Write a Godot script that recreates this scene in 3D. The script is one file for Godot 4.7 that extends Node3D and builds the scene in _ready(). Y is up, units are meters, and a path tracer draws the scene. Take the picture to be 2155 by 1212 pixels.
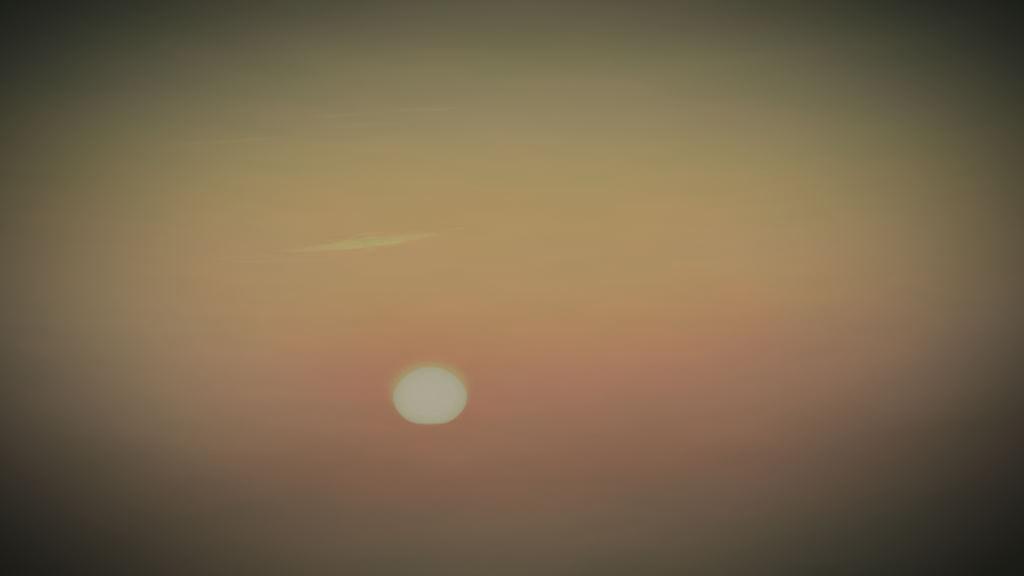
extends Node3D
# A hazy sunset sky seen from a hill: a refraction-flattened sun, a thin lit cloud above it,
# a few fainter streaks, and the dust glow of the sky round them. Units are metres.

const FOV := 30.0
const PITCH := 17.5              # degrees the camera looks up
const SUN_FAR := 20000.0
const CLOUD_FAR := 8000.0
const EXPOSURE := 2.0            # the photograph is exposed for a dim, dusty sky
const HALF_H := 606.0            # half the photograph's height: pixels to slopes, used for sizes only

const SUN_HALF := Vector2(0.0333, 0.0259)  # the sun's half width and half height, as slopes

var cam_basis: Basis
var strata: FastNoiseLite
var mottle: FastNoiseLite
var column: Gradient             # the air's colour with height at mid-glow, painted vignette included
var sun_dir: Vector3

func _ready() -> void:
	# --- camera, sky, sun light -------------------------------------------------
	var cam := Camera3D.new()
	cam.name = "camera"
	cam.fov = FOV
	cam.near = 0.1
	cam.far = 60000.0
	cam.position = Vector3(0, 60, 0)
	cam.rotation_degrees = Vector3(PITCH, 0, 0)
	add_child(cam)
	cam.current = true
	cam_basis = cam.basis
	sun_dir = towards(905, 830.7).normalized()

	var env := Environment.new()
	env.background_mode = Environment.BG_SKY
	env.tonemap_mode = Environment.TONE_MAPPER_LINEAR
	env.tonemap_exposure = EXPOSURE
	env.sdfgi_enabled = true
	env.ssao_enabled = true
	env.ssil_enabled = true
	env.volumetric_fog_enabled = true     # lets the clouds be volumes; the air itself stays clear
	env.volumetric_fog_density = 0.0
	var sky := Sky.new()
	var sm := PanoramaSkyMaterial.new()
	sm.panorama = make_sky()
	sm.energy_multiplier = 1.0
	env.background_energy_multiplier = 1.0 / EXPOSURE
	sky.sky_material = sm
	env.sky = sky
	env.sky_rotation = Vector3(0, PI, 0)  # turns the picture's middle to where the sun goes down
	var we := WorldEnvironment.new()
	we.name = "world_environment"
	we.environment = env
	add_child(we)

	var light := DirectionalLight3D.new()
	light.name = "sunlight"
	light.light_energy = 1.6
	light.light_color = Color(1.0, 0.97, 0.88)
	light.light_angular_distance = 0.5
	light.shadow_enabled = true
	add_child(light)
	light.look_at_from_position(Vector3.ZERO, -sun_dir, Vector3.UP)

	# --- the sun ----------------------------------------------------------------
	make_sun()

	# --- clouds -----------------------------------------------------------------
	# pieces: centre, length, thickness and tilt as seen, depth along the view, optical depth
	cloud("narrow bright yellow-green wisp of cloud slanting up to the right, above the sun", "", wisp())
	cloud("very faint thin cloud streak just below the left end of the bright wisp", "faint cloud streaks", [
		[590, 549, 230, 9, 1.5, 300, 0.036], [520, 541, 170, 8, 4.0, 300, 0.026]])
	cloud("very faint long cloud streak at upper left, farthest left of the thin streaks", "faint cloud streaks", [
		[470, 298, 210, 9, 6.0, 300, 0.032], [540, 293, 120, 6, 5.0, 300, 0.024]])
	cloud("very faint cloud streak high up, directly above the bright wisp", "faint cloud streaks", [
		[730, 242, 180, 9, 4.5, 300, 0.036], [770, 262, 220, 14, 3.0, 300, 0.018]])
	cloud("very faint cloud streak highest of all, above and right of the bright wisp's middle", "faint cloud streaks", [
		[885, 231, 150, 9, 3.5, 300, 0.036], [930, 229, 110, 6, 2.5, 300, 0.018]])

# The direction that a point of the photograph lies in, one unit deep along the camera's axis.
func towards(px: float, py: float) -> Vector3:
	var t := tan(deg_to_rad(FOV / 2.0)) / HALF_H
	return cam_basis * Vector3((px - 1077.5) * t, (HALF_H - py) * t, -1.0)

func metres(px: float, far: float) -> float:
	return px * far * tan(deg_to_rad(FOV / 2.0)) / HALF_H

# ------------------------------------------------------------------ sky
func lin(r: float, g: float, b: float) -> Color:
	return Color(r / 255.0, g / 255.0, b / 255.0).srgb_to_linear()

func make_sky() -> Texture2D:
	strata = FastNoiseLite.new()
	strata.seed = 11
	strata.noise_type = FastNoiseLite.TYPE_SIMPLEX_SMOOTH
	strata.frequency = 3.0
	strata.fractal_octaves = 4
	mottle = FastNoiseLite.new()
	mottle.seed = 29
	mottle.noise_type = FastNoiseLite.TYPE_SIMPLEX_SMOOTH
	mottle.frequency = 9.0
	mottle.fractal_octaves = 3
	column = Gradient.new()
	column.interpolation_mode = Gradient.GRADIENT_INTERPOLATE_CUBIC
	# elevation in degrees -> colour of the dusty air, vignette darkening painted in above and below
	var rows := [
		[0.0, 70, 64, 52], [2.8, 92, 82, 64], [5.4, 112, 92, 73], [8.0, 132, 99, 79], [9.9, 147, 109, 86],
		[11.6, 158, 116, 92], [13.3, 167, 123, 94], [15.2, 173, 132, 94], [17.2, 175, 140, 97], [18.8, 175, 143, 100],
		[21.3, 172, 145, 98], [23.8, 163, 143, 98], [26.2, 149, 134, 97], [28.7, 130, 121, 88], [30.8, 108, 101, 76],
		[32.4, 92, 88, 67], [36.0, 56, 54, 44], [41.0, 34, 34, 29], [47.0, 26, 26, 23], [90.0, 25, 25, 23]]
	var at := PackedFloat32Array()
	var cols := PackedColorArray()
	for r in rows:
		at.append(r[0] / 90.0)
		cols.append(lin(r[1], r[2], r[3]))
	column.offsets = at
	column.colors = cols

	# the far sky is smooth: worked out coarsely and enlarged; the side of the sunset at full detail
	var w := 4096
	var h := 2048
	var coarse := patch(0, 0, 512, 256, 512)
	coarse.resize(w, h, Image.INTERPOLATE_CUBIC)
	var x0 := w / 2 - 520
	var y0 := h / 2 - 560
	coarse.blit_rect(patch(x0, y0, 1040, 562, w), Rect2i(0, 0, 1040, 562), Vector2i(x0, y0))
	return ImageTexture.create_from_image(coarse)

func patch(x0: int, y0: int, pw: int, ph: int, w: int) -> Image:
	var d := PackedFloat32Array()
	d.resize(pw * ph * 3)
	var k := 0
	for j in ph:
		var el := PI / 2.0 - (y0 + j + 0.5) / (w / 2.0) * PI
		for i in pw:
			var az := ((x0 + i + 0.5) / w - 0.5) * TAU
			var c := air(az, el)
			d[k] = c.r
			d[k + 1] = c.g
			d[k + 2] = c.b
			k += 3
	return Image.create_from_data(pw, ph, false, Image.FORMAT_RGBF, d.to_byte_array())

# Light of the air from azimuth az (0 = where the camera faces) and elevation el.
func air(az: float, el: float) -> Color:
	var e := maxf(rad_to_deg(el), 0.0)
	var a := rad_to_deg(az)
	var v := Vector3(sin(az) * cos(el), sin(el), -cos(az) * cos(el))
	# thin layers of dust, nearly level, climbing slightly to the right
	var tilt := 0.045 * clampf(a, -40.0, 40.0) * smoothstep(22.0, 12.0, e)
	var bend: float = strata.get_noise_3d(v.x * 1.2, v.y * 3.0, v.z * 1.2)
	var height := maxf(e - tilt + bend * lerpf(0.9, 0.3, smoothstep(18.0, 26.0, e)), 0.0)
	var c := column.sample(height / 90.0)
	# away from the sun the low dust loses its pink
	var grey := lin(150, 126, 93) * (c.r / 0.312)
	c = c.lerp(grey, 0.7 * smoothstep(8.0, 27.0, absf(a - 3.0)) * smoothstep(20.0, 14.0, e))
	var wide := smoothstep(5.0, 22.0, absf(a)) * smoothstep(32.0, 19.0, e)
	c.g *= 1.0 + 0.065 * wide
	c.b *= 1.0 + 0.10 * wide
	# sunset glow fades to dusk, its red first; lens vignette darkening painted in
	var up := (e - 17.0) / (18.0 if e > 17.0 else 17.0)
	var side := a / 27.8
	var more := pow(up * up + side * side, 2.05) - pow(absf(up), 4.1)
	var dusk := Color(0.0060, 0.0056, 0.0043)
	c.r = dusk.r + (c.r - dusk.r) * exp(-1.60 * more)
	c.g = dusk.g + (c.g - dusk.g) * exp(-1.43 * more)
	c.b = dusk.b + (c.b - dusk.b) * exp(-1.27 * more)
	# uneven dust
	var m: float = mottle.get_noise_3d(v.x, v.y * 4.0, v.z)
	var n: float = strata.get_noise_3d(v.x * 2.0 + 7.0, v.y * 22.0, v.z * 2.0)
	c *= 1.0 + 0.025 * m + 0.02 * n
	c.r *= 1.0 + 0.03 * m
	c.g *= 1.0 - 0.02 * m
	# aureole hugging the flattened sun, stronger above it where the air is clearer
	var into := v.dot(sun_dir)
	if into > 0.97:
		var off := v / into - sun_dir
		var q := Vector2(off.dot(cam_basis.x), off.dot(cam_basis.y)) / SUN_HALF
		var out := (q.length() - 1.0) * 4.0                 # in quarters of the sun's half size
		var above := smoothstep(-0.45, 0.9, q.y / maxf(q.length(), 1e-4) - 0.15 * q.x)
		var near := exp(-pow(maxf(out, 0.0) / lerpf(0.28, 0.82, above), 1.5))
		c = c.lerp(lin(168, 155, 106), lerpf(0.45, 0.72, above) * near)
		var warm := exp(-pow(maxf(out, 0.0) / 4.5, 2.0)) * (1.0 - near)
		c.r *= 1.0 + 0.025 * warm
		c.g *= 1.0 - 0.025 * warm
		c.b *= 1.0 - 0.05 * warm
	return c

# ------------------------------------------------------------------ sun
func make_sun() -> void:
	# half-widths of the disc from its top to its flattened lower limb, in photograph pixels
	var prof := PackedVector2Array([
		Vector2(0, 58.6), Vector2(20, 56.2), Vector2(33, 51.2), Vector2(44.5, 44.4), Vector2(57.4, 34), Vector2(69, 20), Vector2(75.5, 8),
		Vector2(77.2, -3), Vector2(76, -14), Vector2(72.6, -24.5), Vector2(64.5, -37), Vector2(54, -47.5), Vector2(44, -54), Vector2(31, -58.6), Vector2(15, -60.2), Vector2(0, -60.5)])
	var fine := PackedVector2Array()
	for i in prof.size() - 1:
		var p0 := prof[maxi(i - 1, 0)]
		var p3 := prof[mini(i + 2, prof.size() - 1)]
		if i == 0:
			p0 = Vector2(-prof[1].x, prof[1].y)
		if i == prof.size() - 2:
			p3 = Vector2(-prof[i].x, prof[i].y)
		for s in 4:
			fine.append(prof[i].cubic_interpolate(prof[i + 1], p0, p3, s / 4.0))
	fine.append(prof[prof.size() - 1])
	var unit := metres(1.0, SUN_FAR)
	var st := SurfaceTool.new()
	st.begin(Mesh.PRIMITIVE_TRIANGLES)
	var around := 96
	for j in fine.size():
		for i in around + 1:
			var t := TAU * i / around
			st.set_uv(Vector2(0.5 + maxf(fine[j].x, 0.0) * cos(t) / 160.0, 0.5 - fine[j].y / 126.0))
			st.add_vertex(Vector3(maxf(fine[j].x, 0.0) * cos(t), fine[j].y, maxf(fine[j].x, 0.0) * sin(t)) * unit)
	var rowlen := around + 1
	for j in fine.size() - 1:
		for i in around:
			var q := j * rowlen + i
			for k in [q, q + 1, q + rowlen, q + 1, q + rowlen + 1, q + rowlen]:
				st.add_index(k)
	st.generate_normals()
	var m := StandardMaterial3D.new()
	m.resource_name = "sun_surface"
	m.albedo_color = Color.BLACK
	m.metallic_specular = 0.0
	m.emission_enabled = true
	m.emission = Color.WHITE
	# the disc dims and yellows a little towards its limb
	var limb := Gradient.new()
	limb.offsets = PackedFloat32Array([0.0, 0.62, 0.86, 0.97])
	limb.colors = PackedColorArray([Color8(173, 168, 147), Color8(171, 166, 144), Color8(165, 161, 135), Color8(159, 155, 123)])
	var tex := GradientTexture2D.new()
	tex.gradient = limb
	tex.width = 128
	tex.height = 128
	tex.fill = GradientTexture2D.FILL_RADIAL
	tex.fill_from = Vector2(0.5, 0.5)
	tex.fill_to = Vector2(1.0, 0.5)
	m.emission_texture = tex
	m.emission_operator = BaseMaterial3D.EMISSION_OP_MULTIPLY
	m.emission_energy_multiplier = 1.0 / EXPOSURE
	var o := MeshInstance3D.new()
	o.name = "sun"
	o.mesh = st.commit()
	o.material_override = m
	o.set_meta("label", "pale cream sun disc with flattened lower edge, low in the hazy sky")
	o.set_meta("category", "sun")
	add_child(o, true)
	o.position = Vector3(0, 60, 0) + towards(905, 830.7) * SUN_FAR
	o.look_at(o.position + sun_dir, cam_basis.y)

# ------------------------------------------------------------------ clouds
# The shreds of the bright wisp, dense in its middle and thin at its ends, torn along the upper side.
func wisp() -> Array:
	var rng := RandomNumberGenerator.new()
	rng.seed = 77
	var out := [
		[778, 510, 150, 22, 5.0, 300, 0.11],
		[790, 508, 240, 22, 7.0, 300, 0.075],
		[720, 517, 220, 15, 6.0, 300, 0.09],
		[660, 523, 170, 10, 5.0, 300, 0.06],
		[848, 502, 160, 14, 7.0, 300, 0.075]]
	for i in 56:
		var t := clampf(rng.randfn(0.0, 0.42), -1.15, 1.1)
		var body := exp(-pow(absf(t) / 0.62, 2.0))
		var x := 772.0 + 165.0 * t
		var y := 511.5 - 19.0 * t - 3.0 * t * t * signf(t)
		var lift := rng.randfn(0.0, 1.0)
		y -= lift * (2.0 + 6.0 * body) + (2.0 * body if lift > 0.0 else 0.0)
		var long := rng.randf_range(45.0, 120.0) * (0.8 + 0.5 * absf(t))
		var thick := rng.randf_range(3.5, 8.0) * (0.7 + 0.8 * body)
		out.append([x, y, long, thick, rng.randf_range(3.0, 9.5), 220, rng.randf_range(0.018, 0.055) * (0.4 + 0.95 * body)])
	return out

func cloud(label: String, group: String, pieces: Array) -> void:
	var root := Node3D.new()
	root.name = "wispy_cloud"
	root.set_meta("label", label)
	root.set_meta("category", "cloud")
	if group:
		root.set_meta("group", group)
	add_child(root, true)
	root.position = Vector3(0, 60, 0) + towards(pieces[0][0], pieces[0][1]) * CLOUD_FAR
	for p in pieces:
		var f := FogVolume.new()
		f.name = "streak"
		f.shape = RenderingServer.FOG_VOLUME_SHAPE_ELLIPSOID
		f.size = Vector3(metres(p[2], CLOUD_FAR), metres(p[3], CLOUD_FAR), p[5])
		var m := FogMaterial.new()
		m.resource_name = "cloud_mist"
		m.albedo = Color(0.83, 0.885, 0.63)
		m.density = p[6] / p[5]
		m.edge_fade = 0.1
		f.material = m
		root.add_child(f, true)
		var d := towards(p[0], p[1])
		f.position = Vector3(0, 60, 0) + d * CLOUD_FAR - root.position
		f.basis = Basis.looking_at(d, cam_basis.y) * Basis(Vector3(0, 0, 1), deg_to_rad(p[4]))
